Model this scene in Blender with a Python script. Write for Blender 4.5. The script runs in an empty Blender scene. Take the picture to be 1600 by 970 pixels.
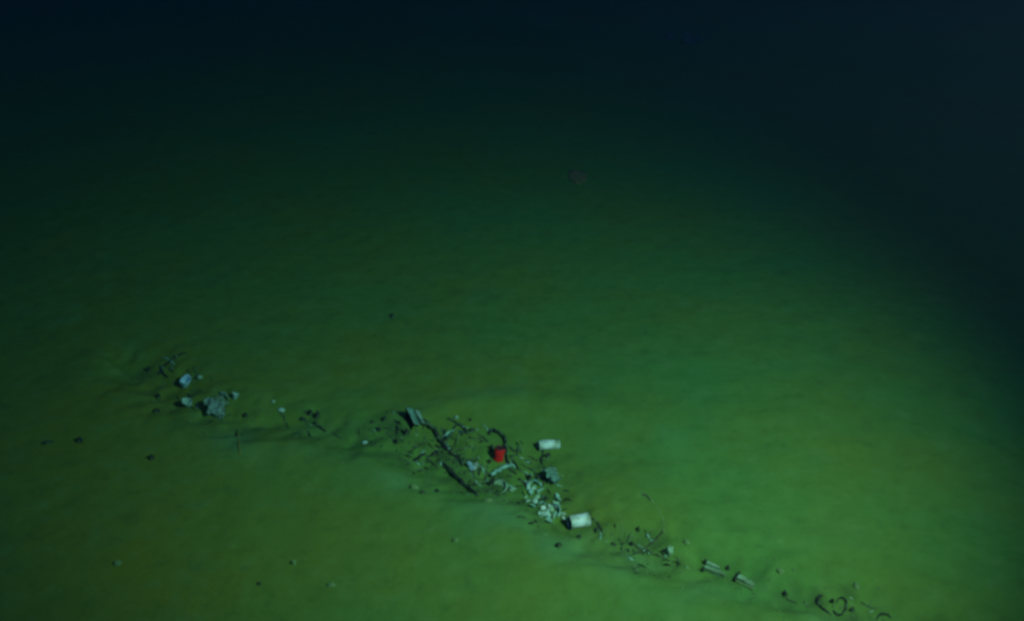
import bpy, bmesh, math, random
import numpy as np
from mathutils import Vector, Matrix, Quaternion, noise

# ------------------------------------------------------------------ camera, world, lamp, exposure
SC = bpy.context.scene
COL = SC.collection
CAM_H, PITCH, HFOV = 3.1, math.radians(28.0), math.radians(55.0)
cam = bpy.data.cameras.new('camera')
camo = bpy.data.objects.new('camera', cam)
COL.objects.link(camo)
camo.location = (0, 0, CAM_H)
camo.rotation_euler = (math.radians(90) - PITCH, 0, 0)
cam.sensor_fit = 'HORIZONTAL'
cam.angle = HFOV
cam.clip_end = 500
SC.camera = camo

world = bpy.data.worlds.new('World')
SC.world = world
world.use_nodes = True
bg = world.node_tree.nodes['Background']
bg.inputs['Color'].default_value = (0.24, 0.30, 0.60, 1)     # dim blue ambient fill, added for the backscatter veil
bg.inputs['Strength'].default_value = 0.32

# the one working lamp of the submersible: out of frame to the right, aimed forward and left
lamp = bpy.data.lights.new('submersible_lamp', 'SPOT')
lampo = bpy.data.objects.new('submersible_lamp', lamp)
COL.objects.link(lampo)
lampo.location = (2.25, 1.50, 3.45)
LAMP_AIM = Vector((-0.18, 5.20, 0.0))
lampo.rotation_euler = (LAMP_AIM - Vector(lampo.location)).to_track_quat('-Z', 'Y').to_euler()
lamp.spot_size = math.radians(2 * 38.0)
lamp.spot_blend = 1.0
lamp.shadow_soft_size = 0.05
lamp.energy = 1330
lamp.color = (1.0, 0.98, 0.60)

SC.view_settings.view_transform = 'Standard'
SC.view_settings.look = 'None'
SC.view_settings.exposure = 0.0
SC.view_settings.gamma = 1.0
SC.view_settings.use_curve_mapping = False
SC.render.engine = 'CYCLES'
SC.cycles.use_denoising = True
SC.cycles.volume_bounces = 0
SC.cycles.max_bounces = 4
SC.cycles.filter_width = 3.1        # soft lens of the underwater video camera

# ------------------------------------------------------------------ seabed height
def vnoise(x, y, seed):
    xi = np.floor(x).astype(np.int64); yi = np.floor(y).astype(np.int64)
    fx = x - xi; fy = y - yi
    fx = fx * fx * fx * (fx * (6 * fx - 15) + 10); fy = fy * fy * fy * (fy * (6 * fy - 15) + 10)
    def h(a, b):
        n = (a * 374761393 + b * 668265263 + seed * 1442695041) & 0xFFFFFFFF
        n = ((n ^ (n >> 13)) * 1274126177) & 0xFFFFFFFF
        return ((n ^ (n >> 16)) & 0xFFFF) / 65535.0 * 2 - 1
    return (h(xi, yi) * (1 - fx) + h(xi + 1, yi) * fx) * (1 - fy) + (h(xi, yi + 1) * (1 - fx) + h(xi + 1, yi + 1) * fx) * fy

T = math.tan(HFOV / 2)
def ray(px, py):
    u = (px - 800) / 800 * T; v = -(py - 485) / 800 * T
    return np.array([u, math.cos(PITCH) + v * math.sin(PITCH), -math.sin(PITCH) + v * math.cos(PITCH)])
def flat(px, py):
    d = ray(px, py); s = -CAM_H / d[2]
    return np.array([d[0] * s, d[1] * s])

# the furrow the debris lies in, as a line across the seabed
TRAIL = np.array([flat(*p) for p in ((205, 570), (250, 590), (345, 632), (490, 662), (640, 690), (760, 735), (850, 780), (930, 828), (1045, 868), (1160, 905), (1300, 948), (1460, 1000))])
def trail_sd(x, y):
    best = np.full(x.shape, 1e9); sd = np.zeros(x.shape)
    for a, b in zip(TRAIL[:-1], TRAIL[1:]):
        e = b - a; L = np.hypot(*e)
        t = np.clip(((x - a[0]) * e[0] + (y - a[1]) * e[1]) / (L * L), 0, 1)
        dx = x - (a[0] + t * e[0]); dy = y - (a[1] + t * e[1])
        d = np.hypot(dx, dy); s = np.sign(e[0] * dy - e[1] * dx)
        m = d < best
        best = np.where(m, d, best); sd = np.where(m, d * s, sd)
    return sd                      # positive on the far side
BOWL = flat(815, 712)
PITS = []
def H(x, y):
    x = np.asarray(x, float); y = np.asarray(y, float)
    z = 0.040 * vnoise(x / 2.7 + 3.1, y / 2.7, 1) + 0.007 * vnoise(x / 0.85, y / 0.85 + 7, 2)
    z = z + 0.0026 * vnoise(x / 0.31, y / 0.31, 3) + 0.0030 * vnoise(x / 0.13, y / 0.13, 4) + 0.0014 * vnoise(x / 0.06, y / 0.06, 5)
    sd = trail_sd(x, y) + 0.05 * vnoise(x / 0.4, y / 0.4, 8)
    z = z - 0.052 * np.exp(-(sd / 0.17) ** 2) + 0.018 * np.exp(-((sd + 0.30) / 0.15) ** 2)
    rough = np.exp(-(sd / 0.30) ** 2)
    z = z + rough * (0.015 * vnoise(x / 0.11 + 5, y / 0.11, 6) + 0.008 * vnoise(x / 0.05, y / 0.05, 7))
    r = np.hypot((x - BOWL[0]) / 1.25, (y - BOWL[1])) + 0.05 * vnoise(x / 0.35, y / 0.35, 9)
    z = z - 0.045 * np.exp(-(r / 0.42) ** 2) + 0.022 * np.exp(-((r - 0.62) / 0.12) ** 2) * np.clip((y - BOWL[1] + 0.35) / 0.5, 0, 1)
    return z
def hz(x, y):
    return float(H(np.array([x]), np.array([y]))[0])
def ground(px, py):
    d = ray(px, py); z = 0.0
    for _ in range(5):
        s = (z - CAM_H) / d[2]; z = hz(d[0] * s, d[1] * s)
    return Vector((d[0] * s, d[1] * s, z))
def mpp(px, py):                    # metres covered by one photo pixel at that spot of the seabed
    d = ray(px, py); s = -CAM_H / d[2]
    return s * T / 800

# ------------------------------------------------------------------ materials
def mat(name, c1, c2=None, rough=0.75, scale=30.0, bump=0.25, silt=0.0, metal=0.0):
    m = bpy.data.materials.new(name); m.use_nodes = True
    nt = m.node_tree; N = nt.nodes; L = nt.links
    b = N['Principled BSDF']
    b.inputs['Roughness'].default_value = rough; b.inputs['Metallic'].default_value = metal
    tc = N.new('ShaderNodeTexCoord')
    n = N.new('ShaderNodeTexNoise'); n.inputs['Scale'].default_value = scale; n.inputs['Detail'].default_value = 5
    L.new(tc.outputs['Object'], n.inputs['Vector'])
    r = N.new('ShaderNodeValToRGB')
    r.color_ramp.elements[0].position = 0.36; r.color_ramp.elements[1].position = 0.66
    r.color_ramp.elements[0].color = (*(c2 or tuple(v * 0.6 for v in c1)), 1)
    r.color_ramp.elements[1].color = (*c1, 1)
    L.new(n.outputs['Fac'], r.inputs['Fac'])
    out = r.outputs['Color']
    if silt:                        # fine ooze settled in patches
        n2 = N.new('ShaderNodeTexNoise'); n2.inputs['Scale'].default_value = scale * 0.45; n2.inputs['Detail'].default_value = 6
        L.new(tc.outputs['Object'], n2.inputs['Vector'])
        mr = N.new('ShaderNodeMapRange'); mr.inputs['From Min'].default_value = 0.62 - silt * 0.25; mr.inputs['From Max'].default_value = 0.75 - silt * 0.15
        L.new(n2.outputs['Fac'], mr.inputs['Value'])
        mx = N.new('ShaderNodeMix'); mx.data_type = 'RGBA'
        L.new(mr.outputs['Result'], mx.inputs['Factor']); L.new(out, mx.inputs['A'])
        mx.inputs['B'].default_value = (0.11, 0.19, 0.075, 1)
        out = mx.outputs['Result']
    L.new(out, b.inputs['Base Color'])
    bp = N.new('ShaderNodeBump'); bp.inputs['Strength'].default_value = bump; bp.inputs['Distance'].default_value = 0.004
    L.new(n.outputs['Fac'], bp.inputs['Height']); L.new(bp.outputs['Normal'], b.inputs['Normal'])
    return m

M = dict(
    white=mat('white_enamel', (0.80, 0.86, 0.84), (0.50, 0.60, 0.56), 0.55, 34, 0.35, 0.85),
    bluewhite=mat('blue_white_plastic', (0.52, 0.72, 0.80), (0.34, 0.54, 0.62), 0.5, 40, 0.2, 0.3),
    pale=mat('pale_fragment', (0.50, 0.66, 0.58), (0.28, 0.42, 0.34), 0.7, 45, 0.4, 0.5),
    chalk=mat('chalky_fragment', (0.33, 0.48, 0.32), (0.20, 0.33, 0.20), 0.8, 40, 0.5, 0.6),
    teal=mat('teal_film', (0.36, 0.60, 0.48), (0.12, 0.27, 0.21), 0.6, 45, 0.4, 0.4),
    dimteal=mat('silted_teal_sheet', (0.10, 0.22, 0.15), (0.07, 0.16, 0.09), 0.7, 35, 0.4, 0.5),
    dark=mat('black_rubber_and_shade', (0.016, 0.022, 0.016), (0.008, 0.011, 0.008), 0.7, 50, 0.4, 0.35),
    brown=mat('dark_brown_twig', (0.055, 0.068, 0.022), (0.028, 0.036, 0.012), 0.85, 50, 0.5, 0.4),
    stone=mat('dark_bit', (0.042, 0.066, 0.030), (0.020, 0.032, 0.014), 0.9, 40, 0.6, 0.45),
    inner=mat('black_shade_and_base', (0.012, 0.015, 0.014), (0.008, 0.009, 0.008), 0.85, 50, 0.3),
    red=mat('red_paint', (0.85, 0.014, 0.012), (0.62, 0.010, 0.010), 0.6, 36, 0.3, 0.12),
    redrim=mat('dark_red_rim', (0.09, 0.012, 0.010), (0.04, 0.01, 0.008), 0.6, 40, 0.3),
    redlump=mat('reddish_brown_growth', (0.27, 0.14, 0.035), (0.20, 0.15, 0.035), 0.9, 20, 0.5),
    stalk=mat('yellow_brown_stalk', (0.17, 0.21, 0.03), (0.13, 0.13, 0.02), 0.8, 30, 0.3),
    mound=mat('sediment_mound', (0.15, 0.24, 0.08), (0.11, 0.18, 0.06), 0.95, 30, 0.5),
)

def seabed_material():
    m = bpy.data.materials.new('soft_green_ooze'); m.use_nodes = True
    nt = m.node_tree; N = nt.nodes; L = nt.links
    b = N['Principled BSDF']; b.inputs['Roughness'].default_value = 0.95
    b.inputs['Specular IOR Level'].default_value = 0.1
    tc = N.new('ShaderNodeTexCoord')
    def nz(scale, detail, rough=0.55):
        n = N.new('ShaderNodeTexNoise'); n.inputs['Scale'].default_value = scale
        n.inputs['Detail'].default_value = detail; n.inputs['Roughness'].default_value = rough
        L.new(tc.outputs['Object'], n.inputs['Vector']); return n
    def mix(f, a, bcol):
        x = N.new('ShaderNodeMix'); x.data_type = 'RGBA'
        L.new(f, x.inputs['Factor'])
        if isinstance(a, tuple): x.inputs['A'].default_value = (*a, 1)
        else: L.new(a, x.inputs['A'])
        x.inputs['B'].default_value = (*bcol, 1)
        return x.outputs['Result']
    def mr(o, lo, hi, t0=0.0, t1=1.0):
        x = N.new('ShaderNodeMapRange'); x.inputs['From Min'].default_value = lo; x.inputs['From Max'].default_value = hi
        x.inputs['To Min'].default_value = t0; x.inputs['To Max'].default_value = t1
        L.new(o, x.inputs['Value']); return x.outputs['Result']
    big = nz(0.75, 3); mid = nz(3.2, 4); patch = nz(9, 5, 0.6); fine = nz(26, 6, 0.6)
    sx = N.new('ShaderNodeSeparateXYZ'); L.new(tc.outputs['Object'], sx.inputs['Vector'])
    drift = N.new('ShaderNodeMath'); drift.operation = 'MULTIPLY_ADD'          # base colour browner to the left, greener to the right
    L.new(mr(sx.outputs['X'], -2.5, 2.2, 1.0, -1.0), drift.inputs[0]); drift.inputs[1].default_value = 0.16
    L.new(big.outputs['Fac'], drift.inputs[2])
    c = mix(mr(drift.outputs['Value'], 0.22, 0.80), (0.062, 0.198, 0.046), (0.150, 0.178, 0.020))
    c = mix(mr(mid.outputs['Fac'], 0.52, 0.74, 0, 0.18), c, (0.125, 0.170, 0.030))
    c = mix(mr(mid.outputs['Fac'], 0.46, 0.26, 0, 0.30), c, (0.062, 0.185, 0.062))
    c = mix(mr(patch.outputs['Fac'], 0.52, 0.72, 0, 0.42), c, (0.13, 0.24, 0.070))
    c = mix(mr(patch.outputs['Fac'], 0.46, 0.28, 0, 0.45), c, (0.060, 0.120, 0.026))
    at = N.new('ShaderNodeAttribute'); at.attribute_name = 'silt'
    c = mix(mr(at.outputs['Fac'], 0, 1, 0, 0.65), c, (0.105, 0.240, 0.090))
    c = mix(mr(fine.outputs['Fac'], 0.60, 0.78, 0, 0.45), c, (0.17, 0.26, 0.09))
    c = mix(mr(fine.outputs['Fac'], 0.42, 0.24, 0, 0.50), c, (0.05, 0.11, 0.03))
    at2 = N.new('ShaderNodeAttribute'); at2.attribute_name = 'litter_shade'
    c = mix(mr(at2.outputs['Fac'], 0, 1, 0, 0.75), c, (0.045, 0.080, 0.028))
    L.new(c, b.inputs['Base Color'])
    bp = N.new('ShaderNodeBump'); bp.inputs['Strength'].default_value = 0.35; bp.inputs['Distance'].default_value = 0.01
    L.new(fine.outputs['Fac'], bp.inputs['Height']); L.new(bp.outputs['Normal'], b.inputs['Normal'])
    return m

# ------------------------------------------------------------------ seabed
def axis_coords(lo, hi, step, far):
    core = np.arange(lo, hi + 1e-6, step); out = []
    s = step; p = hi
    while p < far: s *= 1.16; p += s; out.append(p)
    neg = []; s = step; p = lo
    while p > -far: s *= 1.16; p -= s; neg.append(p)
    return np.array(neg[::-1] + list(core) + out)
xs = axis_coords(-3.6, 3.2, 0.018, 70); ys = axis_coords(2.1, 7.2, 0.018, 70)
X, Y = np.meshgrid(xs, ys); Z = H(X.ravel(), Y.ravel()).reshape(X.shape)
nx, ny = len(xs), len(ys)
me = bpy.data.meshes.new('seabed')
i = (np.arange(ny - 1)[:, None] * nx + np.arange(nx - 1)[None, :]).ravel()
faces = np.stack([i, i + 1, i + nx + 1, i + nx], 1)
me.from_pydata(np.stack([X.ravel(), Y.ravel(), Z.ravel()], 1).tolist(), [], faces.tolist())
me.polygons.foreach_set('use_smooth', np.ones(len(me.polygons), bool))
sd = trail_sd(X.ravel(), Y.ravel())
wob = vnoise(X.ravel() / 0.22, Y.ravel() / 0.22, 21); wob2 = vnoise(X.ravel() / 0.5, Y.ravel() / 0.5, 22)
silt = np.exp(-((sd + 0.16 + 0.08 * wob2) / 0.16) ** 2) * np.clip(0.55 + 0.7 * wob, 0, 1)
silt *= np.clip((X.ravel() - TRAIL[0][0] - 0.1) / 0.8, 0, 1)
rr = np.hypot((X.ravel() - BOWL[0]) / 1.25, Y.ravel() - BOWL[1])
silt += 0.55 * np.exp(-((rr - 0.66) / 0.08) ** 2) * np.clip(0.3 + wob, 0, 1) * np.clip((Y.ravel() - BOWL[1] + 0.1) / 0.3, 0, 1)
at = me.attributes.new('silt', 'FLOAT', 'POINT'); at.data.foreach_set('value', np.clip(silt, 0, 1).astype(np.float32))
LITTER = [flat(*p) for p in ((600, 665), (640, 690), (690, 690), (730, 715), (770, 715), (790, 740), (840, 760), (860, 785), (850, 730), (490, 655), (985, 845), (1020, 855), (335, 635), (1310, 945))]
darkening = np.zeros(X.size)
for p in LITTER: darkening = np.maximum(darkening, np.exp(-(((X.ravel() - p[0]) / 0.17) ** 2 + ((Y.ravel() - p[1]) / 0.17) ** 2)))
for p in (flat(893, 690), flat(905, 715), flat(907, 740), flat(898, 765)): darkening = np.maximum(darkening, 0.75 * np.exp(-(((X.ravel() - p[0]) / 0.07) ** 2 + ((Y.ravel() - p[1]) / 0.12) ** 2)))  # dark arc of the hollow right of the can: shade and dirt as colour
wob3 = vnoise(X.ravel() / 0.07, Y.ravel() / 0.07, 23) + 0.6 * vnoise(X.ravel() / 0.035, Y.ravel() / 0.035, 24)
darkening = np.maximum(darkening, 0.55 * np.exp(-((sd - 0.02) / 0.13) ** 2))
darkening = np.clip(darkening * (0.30 + 0.9 * wob3), 0, 1)           # dark rotted scraps in the ooze, plus the hollow's painted shade
at = me.attributes.new('litter_shade', 'FLOAT', 'POINT'); at.data.foreach_set('value', darkening.astype(np.float32))
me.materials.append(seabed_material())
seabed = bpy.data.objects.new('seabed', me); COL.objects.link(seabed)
seabed['kind'] = 'structure'; seabed['label'] = 'soft green silty seabed fading into the dark'

# ------------------------------------------------------------------ water
def make_water():
    bm = bmesh.new(); bmesh.ops.create_cube(bm, size=1)
    m = bpy.data.meshes.new('haze'); bm.to_mesh(m); bm.free()
    o = bpy.data.objects.new('haze', m); COL.objects.link(o)
    lo, hi = -1.4, 4.2
    o.scale = (250, 250, hi - lo); o.location = (0, 0, (hi + lo) / 2)
    w = bpy.data.materials.new('sea_water'); w.use_nodes = True
    nt = w.node_tree; nt.nodes.remove(nt.nodes['Principled BSDF'])
    pv = nt.nodes.new('ShaderNodeVolumePrincipled')
    pv.inputs['Density'].default_value = 0.25
    pv.inputs['Color'].default_value = (0.018, 0.026, 0.046, 1)
    pv.inputs['Absorption Color'].default_value = (0.19, 0.60, 0.80, 1)
    pv.inputs['Anisotropy'].default_value = 0.6
    nt.links.new(pv.outputs['Volume'], nt.nodes['Material Output'].inputs['Volume'])
    m.materials.append(w)
    o['kind'] = 'stuff'; o['label'] = 'dim blue-green sea water filling the whole place'
make_water()

# ------------------------------------------------------------------ object helpers
def link(name, bm, m, parent=None, smooth=True, loc=None):
    bmesh.ops.recalc_face_normals(bm, faces=bm.faces)
    me = bpy.data.meshes.new(name); bm.to_mesh(me); bm.free()
    me.polygons.foreach_set('use_smooth', [smooth] * len(me.polygons))
    me.materials.append(M[m])
    o = bpy.data.objects.new(name, me); COL.objects.link(o)
    if parent: o.parent = parent
    if loc is not None: o.location = loc
    return o
def tag(o, label, cat, group=None):
    o['label'] = label; o['category'] = cat
    if group: o['group'] = group
    return o
def empty(name, loc, rot=None):
    o = bpy.data.objects.new(name, None); COL.objects.link(o); o.location = loc; o.empty_display_size = 0.05
    if rot is not None: o.rotation_mode = 'QUATERNION'; o.rotation_quaternion = rot
    return o
def catmull(P, n):
    P = [Vector(p) for p in P]; Q = [P[0] * 2 - P[1]] + P + [P[-1] * 2 - P[-2]]; out = []
    for k in range(1, len(Q) - 2):
        for j in range(n):
            t = j / n; a, b, c, d = Q[k - 1:k + 3]
            out.append(0.5 * ((2 * b) + (c - a) * t + (2 * a - 5 * b + 4 * c - d) * t * t + (3 * b - a - 3 * c + d) * t ** 3))
    return out + [P[-1]]
def tube_bm(pts, radii, sides=8, jitter=0.12, seed=0, flat_z=1.0):
    bm = bmesh.new(); rnd = random.Random(seed); rings = []; n = len(pts)
    for k, p in enumerate(pts):
        t = (pts[min(k + 1, n - 1)] - pts[max(k - 1, 0)]).normalized()
        s = t.cross(Vector((0, 0, 1)))
        s = s.normalized() if s.length > 0.05 else t.cross(Vector((0, 1, 0))).normalized()
        u = s.cross(t).normalized(); ring = []
        f = k / (n - 1) * (len(radii) - 1); i0 = min(int(f), len(radii) - 2); r = radii[i0] * (1 - f + i0) + radii[i0 + 1] * (f - i0)
        for j in range(sides):
            a = j / sides * math.tau; rr = r * (1 + jitter * rnd.uniform(-1, 1))
            ring.append(bm.verts.new(p + s * (math.cos(a) * rr) + u * (math.sin(a) * rr * flat_z)))
        rings.append(ring)
    for A, B in zip(rings[:-1], rings[1:]):
        for j in range(sides): bm.faces.new((A[j], A[(j + 1) % sides], B[(j + 1) % sides], B[j]))
    bm.faces.new(rings[0]); bm.faces.new(rings[-1])
    return bm
def rod(name, pix, w, m, label, cat, group=None, lift=None, taper=(1, 1, 0.8), seed=0, flat_z=1.0):
    """a rod, hose or twig lying on the seabed along the given course; w is its width in photo pixels"""
    s = mpp(*pix[len(pix) // 2]); r = w * s / 2
    base = ground(*pix[0]); P = []
    for k, p in enumerate(pix):
        g = ground(*p); g.z += r * 0.55 * flat_z + (lift[k] * s if lift else 0); P.append(g - base)
    pts = catmull(P, 6)
    for k, q in enumerate(pts):
        q += Vector((noise.noise((k * 0.35, seed, 1)) * 0.6, noise.noise((k * 0.35, seed, 5)) * 0.6, noise.noise((k * 0.3, seed, 9)) * 1.3 - 0.3)) * r
    return tag(link(name, tube_bm(pts, [r * t for t in taper], 8, 0.24, seed, flat_z), m, loc=base), label, cat, group)
def rock_bm(sx, sy, sz, seed, sub=3, amp=0.55, sharp=1.5):
    bm = bmesh.new(); bmesh.ops.create_icosphere(bm, subdivisions=sub, radius=1)
    for v in bm.verts:
        d = v.co.normalized()
        k = 1 + amp * noise.noise(d * sharp + Vector((seed * 3.7, seed * 1.3, 0))) + amp * 0.4 * noise.noise(d * sharp * 3 + Vector((seed, 9, 0)))
        v.co = Vector((d.x * sx, d.y * sy, d.z * sz)) * k
    return bm
def rock(name, px, py, w, h, m, label, cat, group=None, seed=1, rz=0.0, sink=0.35, depth=None):
    s = mpp(px, py); g = ground(px, py)
    sx = w * s / 2; sz = h * s / 2 / 0.85; sy = (depth or min(w, h) * 1.1) * s / 2
    o = link(name, rock_bm(sx, sy, sz, seed), m, loc=(g.x, g.y, g.z + sz * (1 - 2 * sink) * 0.8)); o.rotation_euler.z = rz
    return tag(o, label, cat, group)
def sheet_bm(lx, ly, seed, crumple=0.35, fold=0.0, n=8, thick=0.0025, ragged=0.25):
    """a torn crumpled sheet: ragged outline, folds, real thickness"""
    bm = bmesh.new(); V = []
    for a in range(n + 1):
        row = []
        for b in range(n + 1):
            u = a / n * 2 - 1; v = b / n * 2 - 1
            rr = 1 + ragged * noise.noise((math.atan2(v, u) * 1.5, seed * 2.1, 0)) * max(abs(u), abs(v))
            p = Vector((u * rr, v * rr, 0))
            z = abs(noise.noise((u * 1.5 + seed, v * 1.5, 0))) * 1.3 + 0.55 * abs(noise.noise((u * 4.2, v * 4.2 + seed, 2)))
            z = z * crumple + fold * (1 - abs(u)) - 0.2 * crumple
            q = Vector((p.x + 0.25 * crumple * noise.noise((u * 2, v * 2, seed)), p.y + 0.25 * crumple * noise.noise((u * 2, v * 2, seed + 7)), z))
            row.append(bm.verts.new((q.x * lx / 2, q.y * ly / 2, q.z * (lx + ly) / 4)))
        V.append(row)
    for a in range(n):
        for b in range(n): bm.faces.new((V[a][b], V[a + 1][b], V[a + 1][b + 1], V[a][b + 1]))
    bmesh.ops.solidify(bm, geom=bm.faces[:], thickness=thick)
    return bm
def sheet(name, px, py, w, d, m, label, cat, group=None, seed=1, rot=(0, 0, 0), crumple=0.35, fold=0.0, lift=0.0, ragged=0.25, thick=0.0025):
    s = mpp(px, py); g = ground(px, py)
    o = link(name, sheet_bm(w * s, d * s, seed, crumple, fold, thick=thick, ragged=ragged), m, smooth=False, loc=(g.x, g.y, g.z + lift * s))
    o.rotation_euler = rot
    return tag(o, label, cat, group)
def lathe(bm, prof, sides=28, dent=0.0, seed=0):
    rings = []
    for r, z in prof:
        if r < 1e-6: rings.append([bm.verts.new((0, 0, z))]); continue
        ring = []
        for j in range(sides):
            a = j / sides * math.tau
            k = 1 + dent * noise.noise((math.cos(a) * 1.4 + seed, math.sin(a) * 1.4, z * 22))
            ring.append(bm.verts.new((math.cos(a) * r * k, math.sin(a) * r * k, z)))
        rings.append(ring)
    for A, B in zip(rings[:-1], rings[1:]):
        if len(A) == 1 and len(B) == 1: continue
        for j in range(sides):
            k = (j + 1) % sides
            if len(A) == 1: bm.faces.new((A[0], B[j], B[k]))
            elif len(B) == 1: bm.faces.new((A[j], A[k], B[0]))
            else: bm.faces.new((A[j], A[k], B[k], B[j]))
    return bm
def can(px, py, length, dia, mouth_dir, label, seed, basemat, rimmat='white', sink=0.32, tilt=0.0, cat='can', name='open_can', bodymat='white'):
    """an open-mouthed can on its side; +Z of the local frame is the mouth"""
    s = mpp(px, py); Lc = length * s; R = dia * s / 2; g = ground(px, py)
    d = Vector((mouth_dir[0], mouth_dir[1], tilt)).normalized()
    q = d.to_track_quat('Z', 'Y')
    root = empty(name, g + Vector((0, 0, R * (1 - sink))), q)
    z0, z1 = -Lc / 2, Lc / 2; w = R * 0.05; B = []
    for k in range(13):
        t = k / 12; bead = -0.028 * R if k in (4, 6, 8) else 0.0
        B.append((R + bead, z0 + (z1 - z0) * t))
    body = lathe(bmesh.new(), B + [(R - w, z1)] + [(r - w, z) for r, z in B[::-1]], 28, 0.13, seed)
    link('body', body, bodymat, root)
    shade_bm = lathe(bmesh.new(), [(R - w * 2.2, z1 - (0.06 + 0.07 * k) * Lc) for k in range(13)] + [(0, z0 + 0.08 * Lc)], 28, 0.13, seed)  # near-black inner shell puts the shade of the hollow into colour
    link('mouth_shade', shade_bm, 'inner', root)
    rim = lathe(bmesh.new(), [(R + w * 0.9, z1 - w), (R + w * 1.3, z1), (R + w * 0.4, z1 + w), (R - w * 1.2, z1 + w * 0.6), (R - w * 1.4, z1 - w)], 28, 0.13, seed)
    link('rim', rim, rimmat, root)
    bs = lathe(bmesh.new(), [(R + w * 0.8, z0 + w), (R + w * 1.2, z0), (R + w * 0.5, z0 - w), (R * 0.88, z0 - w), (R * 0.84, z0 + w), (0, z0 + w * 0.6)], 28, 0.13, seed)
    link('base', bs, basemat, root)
    return tag(root, label, cat)
def cup(px, py, h, dtop, dbot, lean, m, label, cat, seed, brk=0.0, name='broken_cup', sink=0.2):
    """a small tapered cup with a chipped lip, leaning"""
    s = mpp(px, py); R1 = dtop * s / 2; R0 = dbot * s / 2; Hc = h * s; g = ground(px, py)
    q = Vector(lean).normalized().to_track_quat('Z', 'Y')
    root = empty(name, g + Vector((0, 0, -Hc * sink * 0.3 + R0 * 0.4)), q)
    bm = bmesh.new(); sides = 24; w = R1 * 0.08; n = 8
    def lip(a): return 1 - brk * max(0, math.cos(a - seed)) - 0.06 * noise.noise((math.cos(a) * 3, math.sin(a) * 3, seed))
    rings = []
    for side in (0, 1):
        for k in range(n + 1):
            t = k / n if side == 0 else 1 - k / n
            ring = []
            for j in range(sides):
                a = j / sides * math.tau; tt = t * lip(a); r = (R0 + (R1 - R0) * tt) - (w if side else 0)
                r *= 1 + 0.06 * noise.noise((math.cos(a) * 1.5, math.sin(a) * 1.5, seed + tt))
                ring.append(bm.verts.new((math.cos(a) * r, math.sin(a) * r, tt * Hc)))
            rings.append(ring)
    for A, B in zip(rings[:-1], rings[1:]):
        for j in range(sides): bm.faces.new((A[j], A[(j + 1) % sides], B[(j + 1) % sides], B[j]))
    link('wall', bm, m, root)
    fl = lathe(bmesh.new(), [(0, 0.002), (R0 * 1.0, 0.0), (R0 * 1.02, 0.005), (R0 * 0.9, 0.009), (0, 0.010)], 24)
    link('floor', fl, m, root)
    return tag(root, label, cat)

# ------------------------------------------------------------------ the two white cans and the red one
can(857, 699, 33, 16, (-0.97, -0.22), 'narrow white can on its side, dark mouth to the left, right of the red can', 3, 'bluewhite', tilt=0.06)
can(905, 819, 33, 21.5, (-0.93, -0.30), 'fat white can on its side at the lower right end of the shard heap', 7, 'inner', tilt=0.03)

def red_can():
    px, py = 779, 716; s = mpp(px, py); g = ground(px, py); R = 8.0 * s; Hc = 23 * s
    q = Vector((0.10, 0.05, 1)).normalized().to_track_quat('Z', 'Y')
    root = empty('red_can', g - Vector((0, 0, 0.008)), q)
    B = [(R * 0.86, 0), (R * 0.97, 0.03 * Hc)] + [(R * (1 - 0.03 * (k in (3, 4))), Hc * (0.06 + 0.86 * k / 9)) for k in range(10)] + [(R * 0.93, 0.97 * Hc)]
    link('body', lathe(bmesh.new(), B, 26, 0.30, 4), 'red', root)
    link('lid', lathe(bmesh.new(), [(R * 0.80, 0.955 * Hc), (R * 0.4, 0.95 * Hc), (0, 0.95 * Hc)], 26, 0.30, 4), 'redrim', root)
    link('rim', lathe(bmesh.new(), [(R * 0.94, 0.96 * Hc), (R * 0.97, 0.985 * Hc), (R * 0.90, 1.0 * Hc), (R * 0.80, 0.985 * Hc), (R * 0.79, 0.95 * Hc)], 26, 0.30, 4), 'redrim', root)
    tag(root, 'bright red can standing upright in the middle of the debris', 'can')
red_can()

# ------------------------------------------------------------------ rods, hoses and bars of the main heap
rod('bent_hose', [(763, 679), (768, 673), (779, 678), (788, 685), (790, 699), (792, 716), (797, 733)], 5.0, 'dark', 'black bent hose arching behind and right of the red can', 'hose', seed=2, lift=[0, 2, 3, 3, 2, 1, 0])
rod('metal_rod', [(798, 712), (803, 722), (811, 734)], 3.6, 'dark', 'short dark rod just right of the bent hose', 'rod', seed=3)
rod('bent_pipe', [(660, 660), (670, 666), (681, 677), (690, 692), (700, 703), (712, 714), (724, 727)], 6.5, 'dark', 'bent dark pipe running down from the folded pale sheet', 'pipe', seed=4, taper=(1.1, 1.2, 1, 0.7, 0.6), lift=[3, 4, 3, 1, 0, 0, 0])
rod('long_pole', [(686, 718), (700, 733), (715, 749), (730, 762), (747, 775)], 6.0, 'dark', 'long black pole, longest and lowest of the dark pieces', 'pole', seed=5, taper=(0.7, 1, 1.05, 0.9), lift=[0, 2, 3, 2, 0])
rod('metal_rod', [(648, 720), (656, 713), (665, 708)], 5.0, 'dark', 'short thick dark rod at the upper end of the long pole', 'rod', seed=6)
rod('metal_rod', [(674, 712), (679, 706), (686, 701)], 5.0, 'dark', 'stubby dark rod between the bent pipe and the long pole', 'rod', seed=7)
rod('metal_rod', [(667, 714), (676, 724), (685, 733)], 3.4, 'brown', 'thin dark rod lying alongside the top of the long pole', 'rod', seed=8)
rod('metal_rod', [(700, 654), (712, 660), (722, 667), (731, 674)], 3.8, 'dark', 'thin dark rod along the upper edge of the silted teal sheet', 'rod', seed=9)
rod('thin_twig', [(622, 716), (632, 719), (643, 722)], 3.2, 'brown', 'small brown twig left of the short thick rod', 'twig', seed=10)
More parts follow.
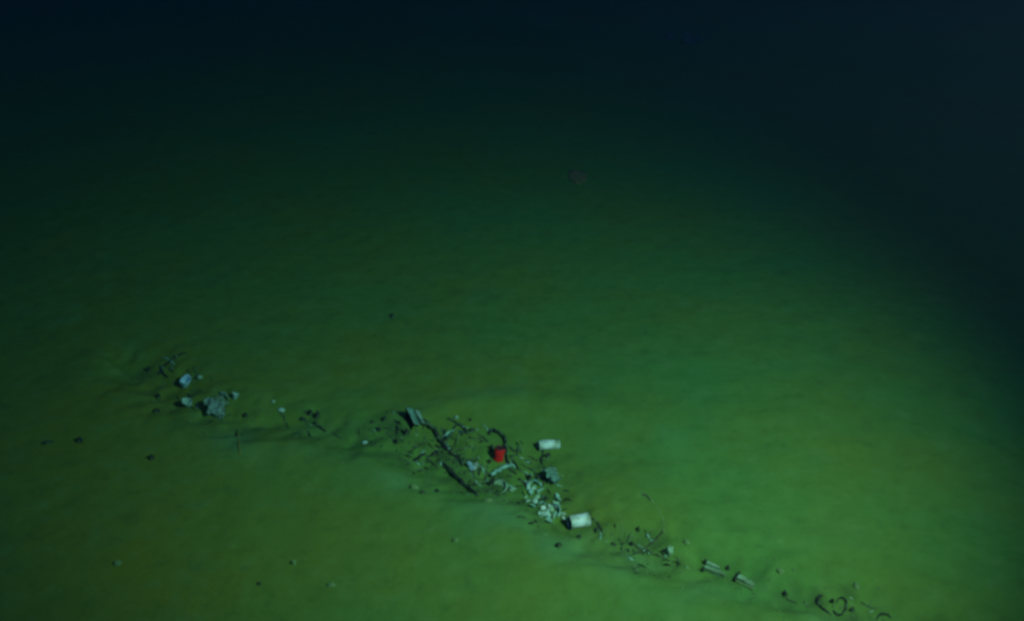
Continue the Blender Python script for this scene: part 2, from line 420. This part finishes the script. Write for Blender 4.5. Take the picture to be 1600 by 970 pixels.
rod('pale_bar', [(768, 745), (778, 739), (788, 735), (798, 731)], 7.0, 'teal', 'pale teal bar lying just below the red can', 'bar', seed=11, taper=(0.9, 1, 1.0, 0.8), lift=[3, 5, 6, 5])
rod('metal_rod', [(724, 716), (731, 723), (737, 735), (741, 747)], 3.4, 'dark', 'dark rod curving under the small white V-shaped chip', 'rod', seed=12)
rod('metal_rod', [(811, 748), (818, 753), (826, 762)], 4.0, 'dark', 'dark rod at the upper left edge of the shard heap', 'rod', seed=13)
rod('metal_rod', [(849, 705), (846, 722), (852, 734)], 3.6, 'dark', 'dark rod hanging below the mouth of the narrow white can', 'rod', seed=14)

def plate(root, s, name, quad, m, th=0.006):
    bm = bmesh.new(); P = [Vector(p) * s for p in quad]; n = (P[1] - P[0]).cross(P[3] - P[0]).normalized() * th
    k = 6; A = [[None] * (k + 1) for _ in range(k + 1)]
    for a in range(k + 1):
        for b in range(k + 1):
            u, v = a / k, b / k
            p = P[0] * (1 - u) * (1 - v) + P[1] * u * (1 - v) + P[2] * u * v + P[3] * (1 - u) * v
            e = 1.6 * s * noise.noise((u * 3, v * 3, len(name) + quad[0][0])); p = p + n / th * e
            A[a][b] = bm.verts.new(p)
    for a in range(k):
        for b in range(k): bm.faces.new((A[a][b], A[a + 1][b], A[a + 1][b + 1], A[a][b + 1]))
    bmesh.ops.solidify(bm, geom=bm.faces[:], thickness=th)
    link(name, bm, m, root, smooth=False)
def bent_sheet_metal():
    px, py = 646, 662; s = mpp(px, py); g = ground(px, py)
    root = empty('bent_sheet_metal', g)
    # ridge runs from far left to near right; x right, y away, z up, in photo pixels
    plate(root, s, 'fold', [(-12, 14, 24), (3, -12, 8), (12, -8, 3), (0, 18, 17)], 'teal')
    plate(root, s, 'fold', [(2, 12, 20), (14, -10, 9), (20, -6, 4), (9, 15, 14)], 'pale')
    plate(root, s, 'side_plate', [(-12.5, 14, 23), (2.5, -14.5, 9), (-1, -15, -2), (-16, 13, -2)], 'inner')  # left face near-black: its shade is put into the colour
    tag(root, 'folded pale sheet of metal leaning at the upper left end of the main debris', 'metal sheet')
bent_sheet_metal()

sheet('silted_sheet', 712, 676, 50, 52, 'dimteal', 'flat dull teal sheet half covered in silt beside the bent pipe', 'sheet', seed=5, rot=(0.05, 0.05, -0.5), crumple=0.16, lift=-0.5, ragged=0.7)
def folded_chip():
    px, py = 738, 734; s = mpp(px, py); root = empty('folded_chip', ground(px, py))
    plate(root, s, 'fold', [(-9, 4, 14), (-2, -3, 1), (5, -2, 3), (-2, 5, 14)], 'bluewhite', 0.004)
    plate(root, s, 'fold', [(-2, -3, 1), (6, -1, 1), (10, 4, 12), (5, 5, 13)], 'white', 0.004)
    tag(root, 'small bright white V-shaped chip left of the red can', 'chip')
folded_chip()
sheet('crumpled_sheet', 862, 748, 31, 30, 'teal', 'crumpled teal sheet between the narrow white can and the shard heap', 'sheet', seed=11, rot=(0.5, 0.3, 0.9), crumple=0.95, fold=0.3, lift=6, ragged=0.5)
sheet('torn_scrap', 862, 752, 14, 12, 'pale', 'small pale scrap at the foot of the crumpled teal sheet', 'scrap', seed=14, rot=(0.6, 0.4, 0.2), crumple=0.5, lift=3)

def bowl():
    px, py = 781, 762; s = mpp(px, py); g = ground(px, py); R = 13 * s
    root = empty('sunken_bowl', g, Vector((-0.25, -0.35, 1)).normalized().to_track_quat('Z', 'Y'))
    out = [(R * math.sin(a) * 1.0, R * 0.75 * (1 - math.cos(a)) - R * 0.45) for a in [k / 10 * math.pi / 2 for k in range(11)]]
    inn = [(r * 0.9, z + R * 0.07) for r, z in out[::-1]]
    link('shell', lathe(bmesh.new(), out + inn, 26, 0.08, 2), 'chalk', root)
    link('lip', lathe(bmesh.new(), [(R * 0.93, R * 0.27), (R * 1.04, R * 0.30), (R * 1.05, R * 0.34), (R * 0.94, R * 0.36)], 26, 0.08, 2), 'chalk', root)
    tag(root, 'greenish bowl half sunk in silt below the pale teal bar', 'bowl')
bowl()
DARKBITS = [
    (768, 757, 8, 12, 'black lump under the left end of the pale teal bar'),
    (828, 748, 7, 11, 'dark upright lump above the shard heap, left of a smaller one'),
    (841, 747, 6, 8, 'small dark lump between the shard heap and the crumpled teal sheet'),
    (852, 750, 6, 10, 'black lump set as shade at the left edge of the crumpled teal sheet'),  # stands in for the sheet's shadow on its left
    (856, 713, 9, 8, 'dark lump set as shade directly under the narrow white can'),  # dark shape added for the shade beneath the can
    (765, 722, 5, 9, 'dark lump at the lower left foot of the red can'),
    (768, 702, 6, 12, 'black lump set as shade tight against the left side of the red can'),  # shadow side of the red can, built as a black lump
    (737, 673, 6, 7, 'dark lump at the right end of the silted teal sheet'),
    (735, 657, 4, 5, 'tiny dark lump above the right end of the silted teal sheet'),
    (697, 687, 5, 10, 'dark lump at the lower left edge of the silted teal sheet'),
    (636, 678, 8, 13, 'black lump at the foot of the folded pale sheet'),
    (601, 656, 6, 9, 'dark lump left of the folded pale sheet, topmost of its scatter'),
    (592, 673, 5, 10, 'narrow dark lump left of the folded pale sheet, just above the white fleck'),
    (582, 660, 5, 5, 'small dark pebble left of the folded pale sheet, leftmost of its scatter'),
    (620, 692, 5, 11, 'narrow dark lump below and left of the folded pale sheet'),
    (473, 655, 8, 6, 'small dark stone, left of a tight trio, left of the folded pale sheet'),
    (485, 646, 7, 11, 'dark stone, top of a tight trio, left of the folded pale sheet'),
    (497, 651, 8, 13, 'large dark stone, right of a tight trio, left of the folded pale sheet'),
    (873, 854, 9, 11, 'dull dark stone below the fat white can, farthest below it'),
    (905, 840, 7, 8, 'dull dark stone directly below the fat white can'),
    (933, 829, 8, 8, 'dull dark stone right of the fat white can'),
    (958, 851, 8, 6, 'low dark stone between the fat white can and the branching twigs'),
    (973, 850, 6, 5, 'smallest low dark stone left of the branching twigs'),
    (987, 851, 6, 9, 'narrow dark stone at the left foot of the branching twigs'),
    (997, 828, 5, 11, 'tall black upright stone above the branching twigs'),
    (1137, 889, 7, 9, 'black lump standing for shadow between the pale trough and the pale slab'),  # the slab's shadow to the left, given a solid black shape
    (1226, 929, 6, 13, 'lone tall black stone right of the pale slab'),
    (1300, 941, 5, 12, 'black lump inside the curled black hook'),
    (1331, 953, 9, 7, 'dull lump right of the small black ring'),
    (125, 690, 7, 11, 'dark pebble, right one of a pair at the dim far left'),
    (75, 692, 16, 6, 'low dark pebble, left one of a pair at the dim far left'),
    (237, 717, 7, 10, 'dark pebble below the left cluster of broken cups'),
    (613, 495, 6, 7, 'tiny dark pebble alone on the plain above the main debris'),
    (248, 622, 5, 13, 'narrow dark stone left of the chipped white cup'),
    (245, 643, 8, 7, 'small dark stone below left of the chipped white cup'),
    (233, 579, 4, 10, 'narrow dark stone at the left end of the curved twig'),
    (384, 650, 6, 9, 'dim dark stone right of the crumpled green bundle'),
    (405, 912, 7, 5, 'faint dark pebble near the bottom left'),
    (660, 770, 8, 6, 'faint dark pebble left of the lower end of the long pole'),
    (683, 768, 6, 6, 'tiny dark pebble close left of the lower end of the long pole'),
]
for k, (x, y, w, h, lab) in enumerate(DARKBITS):
    far = x < 700 and w <= 8 and y > 480
    rock('dark_bit', x, y, w, h, 'stone' if ('dull' in lab or 'faint' in lab or 'low' in lab.split()[:2]) else 'dark', lab, 'stone', 'dark lumps scattered along the debris trail', seed=k + 1, rz=k * 1.3 % 0.8 - 0.4, sink=0.3)
rod('thin_twig', [(492, 661), (499, 667), (509, 674)], 5.0, 'dark', 'short dark stick below the tight trio of dark stones', 'stick', seed=20)

# ------------------------------------------------------------------ shard heap
def shard_bm(size, seed):
    rnd = random.Random(seed); bm = bmesh.new(); n = rnd.choice((4, 5, 5, 6)); ang = sorted(rnd.uniform(0, math.tau) for _ in range(n))
    ang = [k / n * math.tau + rnd.uniform(-0.4, 0.4) for k in range(n)]
    el = rnd.uniform(0.28, 0.8)
    top = [Vector((math.cos(a) * size / 2 * rnd.uniform(0.7, 1.15), math.sin(a) * size / 2 * el * rnd.uniform(0.7, 1.15), 0)) for a in ang]
    th = size * rnd.uniform(0.08, 0.2); curve = rnd.uniform(0.1, 0.5)
    A = [bm.verts.new(p + Vector((0, 0, th / 2 - curve * p.length_squared / size))) for p in top]
    B = [bm.verts.new(p * 0.94 + Vector((0, 0, -th / 2 - curve * p.length_squared / size))) for p in top]
    ca = bm.verts.new((0, 0, th / 2 + 0.04 * size)); cb = bm.verts.new((0, 0, -th / 2 + 0.02 * size))
    for j in range(n):
        k = (j + 1) % n
        bm.faces.new((A[j], A[k], ca)); bm.faces.new((B[k], B[j], cb)); bm.faces.new((A[k], A[j], B[j], B[k]))
    return bm
HEAP = [(829, 757, 11), (836, 760, 10), (833, 764, 9), (824, 753, 9), (838, 779, 12), (849, 777, 9), (834, 792, 11), (849, 795, 9), (856, 799, 9), (865, 785, 10), (871, 776, 11), (874, 781, 9),
        (872, 795, 9), (879, 802, 9), (865, 809, 12), (856, 810, 11), (861, 816, 13), (881, 811, 9), (824, 783, 8), (822, 778, 8), (843, 768, 9), (847, 786, 8), (858, 791, 8), (853, 804, 10), (841, 772, 8),
        (830, 770, 9), (868, 802, 8), (826, 762, 7), (843, 803, 9), (862, 797, 9), (852, 788, 7), (870, 788, 8), (846, 808, 8), (836, 785, 8)]
rnd = random.Random(5)
for k, (x, y, z) in enumerate(HEAP):
    s = mpp(x, y); g = ground(x, y)
    o = link('broken_shard', shard_bm(z * s * rnd.uniform(0.9, 1.8), k + 40), ['teal', 'pale', 'teal', 'chalk', 'white'][(k * 7) % 5], smooth=False, loc=g + Vector((0, 0, z * s * rnd.uniform(0.05, 0.4))))
    o.rotation_euler = (rnd.uniform(-0.3, 0.9), rnd.uniform(-0.3, 0.9), 0)
    o.rotation_euler.rotate_axis('Z', rnd.uniform(0, 6.28))
    cn = ['teal', 'pale', 'teal', 'olive', 'white'][(k * 7) % 5]
    zone = 'at the top of' if y < 775 else 'in the middle of' if y < 796 else 'at the bottom of'
    side = 'left side' if x < (838 if y < 775 else 847 if y < 796 else 862) else 'right side'
    tag(o, '%s shard %s the heap by the fat white can, %s' % (cn, zone, side), 'shard', 'shards of the broken heap')
def arc(cx, cy, rx, ry, a0, a1, n=7):
    return [(cx + rx * math.cos(math.radians(a0 + (a1 - a0) * k / (n - 1))), cy + ry * math.sin(math.radians(a0 + (a1 - a0) * k / (n - 1)))) for k in range(n)]
rod('hoop_fragment', arc(836, 764, 12, 9, 170, 330), 3.6, 'teal', 'broken teal hoop curving through the upper part of the shard heap', 'hoop', seed=31, lift=[1, 3, 5, 6, 5, 3, 1])
rod('hoop_fragment', arc(864, 801, 11, 10, 250, 410), 3.6, 'teal', 'broken teal hoop curving through the lower part of the shard heap', 'hoop', seed=32, lift=[1, 3, 5, 6, 5, 3, 1])

# ------------------------------------------------------------------ left cluster
cup(289, 603, 18, 19, 11, (0.25, -0.30, 1), 'bluewhite', 'pale blue chipped cup, topmost of the left cluster', 'cup', 2.4, 0.45)
cup(295, 634, 16, 16, 10, (0.10, -0.45, 1), 'pale', 'small white chipped cup below the pale blue cup', 'cup', 1.0, 0.35)
sheet('crumpled_bundle', 339, 643, 30, 33, 'pale', 'crumpled green bundle, biggest piece of the left cluster', 'bundle', seed=23, rot=(0.5, 0.35, 0.5), crumple=1.0, fold=0.4, lift=6, ragged=0.5)
sheet('torn_scrap', 343, 650, 17, 12, 'pale', 'pale torn scrap along the front of the crumpled green bundle', 'scrap', seed=25, rot=(0.6, 0.3, -0.5), crumple=0.5, lift=4)
cup(367, 622, 13, 11, 7, (0.30, -0.15, 1), 'pale', 'tiny pale cup at the right end of the left cluster', 'cup', 0.4, 0.4)
rod('pale_bar', [(345, 615), (351, 619), (358, 624)], 5.0, 'chalk', 'short pale bar beside the tiny pale cup', 'bar', seed=40, lift=[2, 3, 2])
rock('pale_pebble', 312, 591, 9, 7, 'chalk', 'dull pale pebble right of the pale blue cup', 'pebble', 'pale pebbles on the seabed', seed=60)
rod('curved_twig', [(248, 584), (256, 574), (267, 563), (279, 556), (291, 551)], 3.4, 'dark', 'dark curved twig above the pale blue cup', 'twig', seed=41, lift=[0, 1, -1, 1, 0])
rod('curved_twig', [(250, 572), (254, 581), (262, 590)], 4.0, 'dark', 'short dark twig at the left end of the curved twig', 'twig', seed=42)

# ------------------------------------------------------------------ pale pebbles and small mounds
PALE = [(440, 640, 11, 7, 'pale', 'pale chip between the left cluster and the tight trio of dark stones'),
        (427, 628, 6, 5, 'chalk', 'faint tiny pale pebble just left above the pale chip'),
        (570, 692, 9, 6, 'pale', 'white fleck alone left of the main debris'),
        (713, 653, 7, 7, 'chalk', 'small pale pebble above the silted teal sheet'),
        (1047, 862, 12, 16, 'chalk', 'pale lump at the right end of the branching twigs'),
        (1073, 847, 10, 9, 'mound', 'round pale lump above the pale trough'),
        (459, 880, 8, 11, 'mound', 'pale upright pebble at the lower left of the plain'),
        (517, 914, 14, 8, 'mound', 'low yellowish lump near the bottom edge, right of the upright pebble'),
        (184, 880, 13, 9, 'mound', 'low yellowish lump near the lower left corner'),
        (712, 844, 9, 9, 'mound', 'small yellowish lump on the plain below the long pole'),
        (1338, 915, 11, 10, 'mound', 'soft pale lump above the curled hook'),
        (1220, 890, 12, 8, 'mound', 'soft pale lump above the lone black stone'),
        (648, 762, 15, 9, 'mound', 'pale silty lump left of the long pole'),
        (762, 782, 14, 8, 'mound', 'pale silty lump under the lower end of the long pole'),
        (800, 766, 9, 7, 'chalk', 'small pale lump right of the sunken bowl'),
        (888, 809, 6, 6, 'chalk', 'tiny pale pebble at the mouth of the fat white can')]
for k, (x, y, w, h, m, lab) in enumerate(PALE):
    rock('pale_pebble', x, y, w, h, m, lab, 'pebble', 'pale pebbles on the seabed', seed=80 + k, sink=0.55 if m == 'mound' else 0.45)

# ------------------------------------------------------------------ tangle of strips and scraps along the furrow
def tangle():
    rnd = random.Random(77)
    zones = [((600, 702), (645, 722), 38, 'in the tangle below the folded pale sheet'),
             ((690, 762), (650, 700), 20, 'in the tangle around the silted teal sheet'),
             ((700, 805), (700, 772), 40, 'between the long pole and the red can'),
             ((798, 872), (700, 765), 26, 'between the red can and the narrow white can'),
             ((235, 385), (556, 650), 12, 'among the cups of the left cluster'),
             ((930, 1060), (826, 880), 10, 'among the branching twigs'),
             ((1280, 1400), (926, 968), 6, 'near the curled black hook'),
             ((440, 600), (640, 690), 12, 'in the furrow left of the main debris')]
    kinds = [('dark', 'black'), ('stone', 'dull dark'), ('stone', 'dull dark'), ('brown', 'brown'), ('brown', 'brown'), ('stone', 'dull dark'), ('teal', 'teal'), ('chalk', 'pale')]
    for (x0, x1), (y0, y1), n, where in zones:
        for k in range(n):
            t = rnd.random(); x = x0 + (x1 - x0) * t
            y = y0 + (y1 - y0) * min(1, max(0, 0.15 + 0.7 * t + rnd.gauss(0, 0.22)))
            m, cn = rnd.choice(kinds); ln = rnd.uniform(9, 30) if m != 'chalk' else rnd.uniform(5, 9)
            a = rnd.choice((0.75, 0.75, -0.6, 1.6)) + rnd.gauss(0, 0.35); dx = math.cos(a) * ln / 2; dy = math.sin(a) * ln / 2 * 0.8
            w = rnd.uniform(2.0, 3.8); b = rnd.uniform(-0.3, 0.3) * ln
            word = 'long' if ln > 14 else 'short'
            way = 'falling rightward' if math.sin(a) * math.cos(a) > 0 else 'rising rightward'
            rod('bent_strip', [(x - dx, y - dy), (x - b * 0.4 * math.sin(a), y + b * 0.4 * math.cos(a)), (x + dx, y + dy)], w, m,
                '%s %s strip %s, %s' % (word, cn, where, way), 'strip', 'strips tangled along the furrow', seed=200 + rnd.randrange(900),
                lift=[rnd.uniform(-2, 1.2), rnd.uniform(-0.8, 1.5), rnd.uniform(-2, 1.2)], taper=(rnd.uniform(0.4, 1), 1, rnd.uniform(0.3, 1)), flat_z=rnd.uniform(0.35, 0.9))
tangle()

# ------------------------------------------------------------------ right-hand twigs, trough, slab, hook
rod('thin_twig', [(926, 810), (933, 816), (938, 823), (943, 833)], 3.8, 'brown', 'thin brown twig curving off the right end of the fat white can', 'twig', seed=50)
rod('thin_twig', [(996, 864), (1008, 856), (1021, 846), (1036, 830)], 3.6, 'brown', 'straight brown twig rising to the right in the branching twigs', 'twig', seed=51)
rod('thin_twig', [(1012, 860), (1024, 866), (1034, 869), (1047, 877)], 3.6, 'brown', 'dark twig sloping down to the pale lump', 'twig', seed=52)
rod('thin_twig', [(982, 838), (986, 846), (996, 856)], 3.0, 'brown', 'small twig below the tall black upright stone', 'twig', seed=53)
rod('buried_cable', [(1003, 769), (1013, 775), (1024, 788), (1033, 803), (1038, 818), (1036, 832)], 3.2, 'mound', 'faint silt-covered cable curving above the branching twigs', 'cable', seed=54, flat_z=0.5, lift=[-0.5, -0.4, -0.6, -0.3, -0.6, -0.8])
rod('thin_twig', [(1003, 772), (1010, 774), (1016, 781)], 3.6, 'brown', 'brown stub at the upper end of the silt-covered cable', 'twig', seed=55)

def slab_piece(root, name, a, b, half_w, height, m, seed):
    """a worn bar from a to b (points on the seabed), square section, rounded and pitted"""
    d = (b - a); L = d.length; d.normalize(); n = Vector((-d.y, d.x, 0)); bm = bmesh.new(); rings = []; K = 10
    for k in range(K + 1):
        t = k / K; p = a + d * (L * t); ring = []
        for (sx, sz) in ((-1, 0), (-1, 0.75), (-0.8, 1), (0, 1.06), (0.8, 1), (1, 0.75), (1, 0)):
            e = 1 + 0.12 * noise.noise((t * 4, sx * 2, seed + sz))
            ring.append(bm.verts.new(p + n * (sx * half_w * e) + Vector((0, 0, sz * height * e - 0.004))))
        rings.append(ring)
    for A, B in zip(rings[:-1], rings[1:]):
        for j in range(6): bm.faces.new((A[j], A[j + 1], B[j + 1], B[j]))
        bm.faces.new((A[6], A[0], B[0], B[6]))
    bm.faces.new(rings[0]); bm.faces.new(rings[-1])
    return link(name, bm, m, root, smooth=False)
def trough():
    o = ground(1100, 888); root = empty('broken_trough', o); s = mpp(1100, 888)
    up = Vector((0, 0, 0))
    A = ground(1103, 879) - o; B = ground(1124, 888) - o; slab_piece(root, 'rail', A, B, 2.2 * s, 5.5 * s, 'chalk', 1)
    A = ground(1101, 889) - o; B = ground(1133, 901) - o; slab_piece(root, 'rail', A, B, 2.6 * s, 8 * s, 'chalk', 2)
    A = ground(1102, 885) - o; B = ground(1130, 895) - o; slab_piece(root, 'floor', A, B, 5.0 * s, 2.0 * s, 'dimteal', 3)
    for (x, y, h) in ((1102, 880, 7), (1098, 892, 7)):
        c = ground(x, y) - o
        link('shade_stub', rock_bm(2.8 * s, 3.2 * s, h * s, x, 2, 0.25), 'dark', root, loc=c + Vector((0, 0, h * s * 0.4)))  # dark stubs give shape to the shadow left of the rails
    tag(root, 'pale broken trough with two dark stubs for the shade at its left end', 'trough')
trough()
def pale_slab():
    o = ground(1150, 903); root = empty('pale_slab', o); s = mpp(1150, 903)
    slab_piece(root, 'slab', ground(1151, 901) - o, ground(1179, 917) - o, 5.0 * s, 7 * s, 'chalk', 6)
    slab_piece(root, 'edge_strip', ground(1149, 908) - o, ground(1177, 922) - o, 1.8 * s, 5 * s, 'mound', 7)
    slab_piece(root, 'end_shade', ground(1147, 909) - o, ground(1155, 897) - o, 1.6 * s, 8.5 * s, 'dark', 8)  # black plate paints the shadowed left end of the slab
    tag(root, 'pale slab with its shaded left end in black, right of the broken trough', 'slab')
pale_slab()
rod('curled_hook', [(1286, 930), (1280, 933), (1277, 940), (1283, 949), (1290, 954), (1299, 960)], 4.6, 'dark', 'curled black hook near the bottom right', 'hook', seed=70, lift=[1, 3, 2, 1, 1, -1], taper=(0.4, 1.0, 1.15, 0.7, 0.9, 0.4))
rod('small_ring', [(1306, 942), (1309, 936), (1316, 934), (1322, 940), (1321, 951), (1314, 960), (1306, 959), (1302, 953)], 4.0, 'dark', 'small open black ring right of the curled hook', 'ring', seed=71, lift=[-1, 0, 1, 1, 2, 0, 1, -1], taper=(0.5, 0.6, 0.9, 1.1, 0.6, 1.2, 0.7))
rod('thin_twig', [(1256, 940), (1260, 945), (1264, 949)], 3.0, 'brown', 'tiny twig between the lone black stone and the curled hook', 'twig', seed=72)
rod('thin_twig', [(1228, 934), (1236, 938), (1245, 942)], 3.0, 'brown', 'tiny twig trailing from the foot of the lone black stone', 'twig', seed=75)
rod('thin_twig', [(1368, 968), (1374, 961), (1383, 959), (1392, 964)], 4.0, 'stone', 'dull arched twig at the bottom edge on the right', 'twig', seed=73, lift=[-1, 0, 1, -1], taper=(0.5, 1.2, 0.7))

# ------------------------------------------------------------------ upright stalk, reddish growth, far pale piece
rod('fallen_stalk', [(375, 710), (374, 699), (372, 686), (371, 672)], 4.5, 'stalk', 'thin yellow-brown stalk lying below the left cluster', 'stalk', seed=76, taper=(0.8, 1, 1, 0.5), flat_z=0.6)
rock('reddish_growth', 903, 276, 26, 3, 'redlump', 'dim reddish-brown lump far off on the dark plain', 'growth', seed=120, sink=0.45, depth=60)
def far_piece():
    px, py = 1082, 66; s = mpp(px, py); g = ground(px, py); root = empty('distant_fragment', g)
    o = link('wing', sheet_bm(36 * s, 26 * s, 31, 0.12, 0.1, thick=0.02), 'chalk', root, smooth=False, loc=(0, 0, 3 * s)); o.rotation_euler = (0.5, 0.25, 0.2)
    o = link('stub', sheet_bm(15 * s, 18 * s, 35, 0.2, 0.1, thick=0.02), 'chalk', root, smooth=False, loc=(-34 * s, 20 * s, 3 * s)); o.rotation_euler = (0.4, 0, 0)
    tag(root, 'faint pale fragment far off in the dark at the top', 'fragment')
far_piece()

# ------------------------------------------------------------------ crumbs of sediment nobody could count
def crumbs():
    rnd = random.Random(11); V = []; F = []
    oct_v = [(1, 0, 0), (0, 1, 0), (-1, 0, 0), (0, -1, 0), (0, 0, 1), (0, 0, -1)]
    oct_f = [(0, 1, 4), (1, 2, 4), (2, 3, 4), (3, 0, 4), (1, 0, 5), (2, 1, 5), (3, 2, 5), (0, 3, 5)]
    pts = []
    for _ in range(500): pts.append((rnd.uniform(-3.5, 3.2), rnd.uniform(2.2, 7.5), rnd.uniform(0.0015, 0.004)))
    for _ in range(1500):
        k = rnd.randrange(len(TRAIL) - 1); t = rnd.random(); p = TRAIL[k] * (1 - t) + TRAIL[k + 1] * t
        pts.append((p[0] + rnd.gauss(0, 0.10), p[1] + rnd.gauss(0, 0.12), 0.002 + 0.006 * rnd.random() ** 3))
    A = np.array(pts); Zs = H(A[:, 0], A[:, 1])
    for (x, y, r), z in zip(pts, Zs):
        b = len(V); V += [(x + a * r * rnd.uniform(0.7, 1.3), y + c * r * rnd.uniform(0.7, 1.3), z + d * r * 0.7 + r * 0.1) for a, c, d in oct_v]
        F += [tuple(b + q for q in f) for f in oct_f]
    me = bpy.data.meshes.new('sediment_crumbs'); me.from_pydata(V, [], F); me.materials.append(M['mound'])
    me.polygons.foreach_set('use_smooth', [True] * len(me.polygons))
    o = bpy.data.objects.new('sediment_crumbs', me); COL.objects.link(o)
    o['kind'] = 'stuff'; o['label'] = 'crumbs of green sediment strewn over the seabed'; o['category'] = 'sediment'
crumbs()
def scraps(name, n, m, seed, label, sizes):
    rnd = random.Random(seed); V = []; F = []
    spots = [flat(*p) for p in ((600, 668), (625, 690), (655, 705), (690, 690), (715, 690), (735, 735), (760, 740), (785, 750), (815, 750), (840, 770), (855, 795), (865, 745), (800, 700), (335, 635), (300, 610), (985, 845), (1030, 862))]
    for _ in range(n):
        p = rnd.choice(spots); x = p[0] + rnd.gauss(0, 0.07); y = p[1] + rnd.gauss(0, 0.09); z = hz(x, y)
        r = sizes[0] + (sizes[1] - sizes[0]) * rnd.random() ** 2; a = rnd.uniform(0, 6.28); e = rnd.uniform(0.12, 0.7) * min(1, 0.007 / r); b = len(V)
        for (u, v, w) in ((-1, 0, 0), (0, -e, 0.1), (1, 0, 0), (0, e, 0.1), (0.1, 0.1, 0.5), (0, 0, -0.5)):
            V.append((x + r * (u * math.cos(a) - v * math.sin(a)), y + r * (u * math.sin(a) + v * math.cos(a)), z + r * (w + 0.15 + 0.25 * u * math.sin(a * 7))))
        F += [(b + i0, b + i1, b + i2) for i0, i1, i2 in ((0, 1, 4), (1, 2, 4), (2, 3, 4), (3, 0, 4), (1, 0, 5), (2, 1, 5), (3, 2, 5), (0, 3, 5))]
    me = bpy.data.meshes.new(name); me.from_pydata(V, [], F); me.materials.append(M[m])
    o = bpy.data.objects.new(name, me); COL.objects.link(o)
    o['kind'] = 'stuff'; o['label'] = label; o['category'] = 'scraps'
scraps('dark_scraps', 420, 'stone', 3, 'tiny dark scraps strewn among the debris', (0.003, 0.026))
scraps('pale_scraps', 160, 'chalk', 4, 'tiny pale scraps strewn among the debris', (0.002, 0.008))
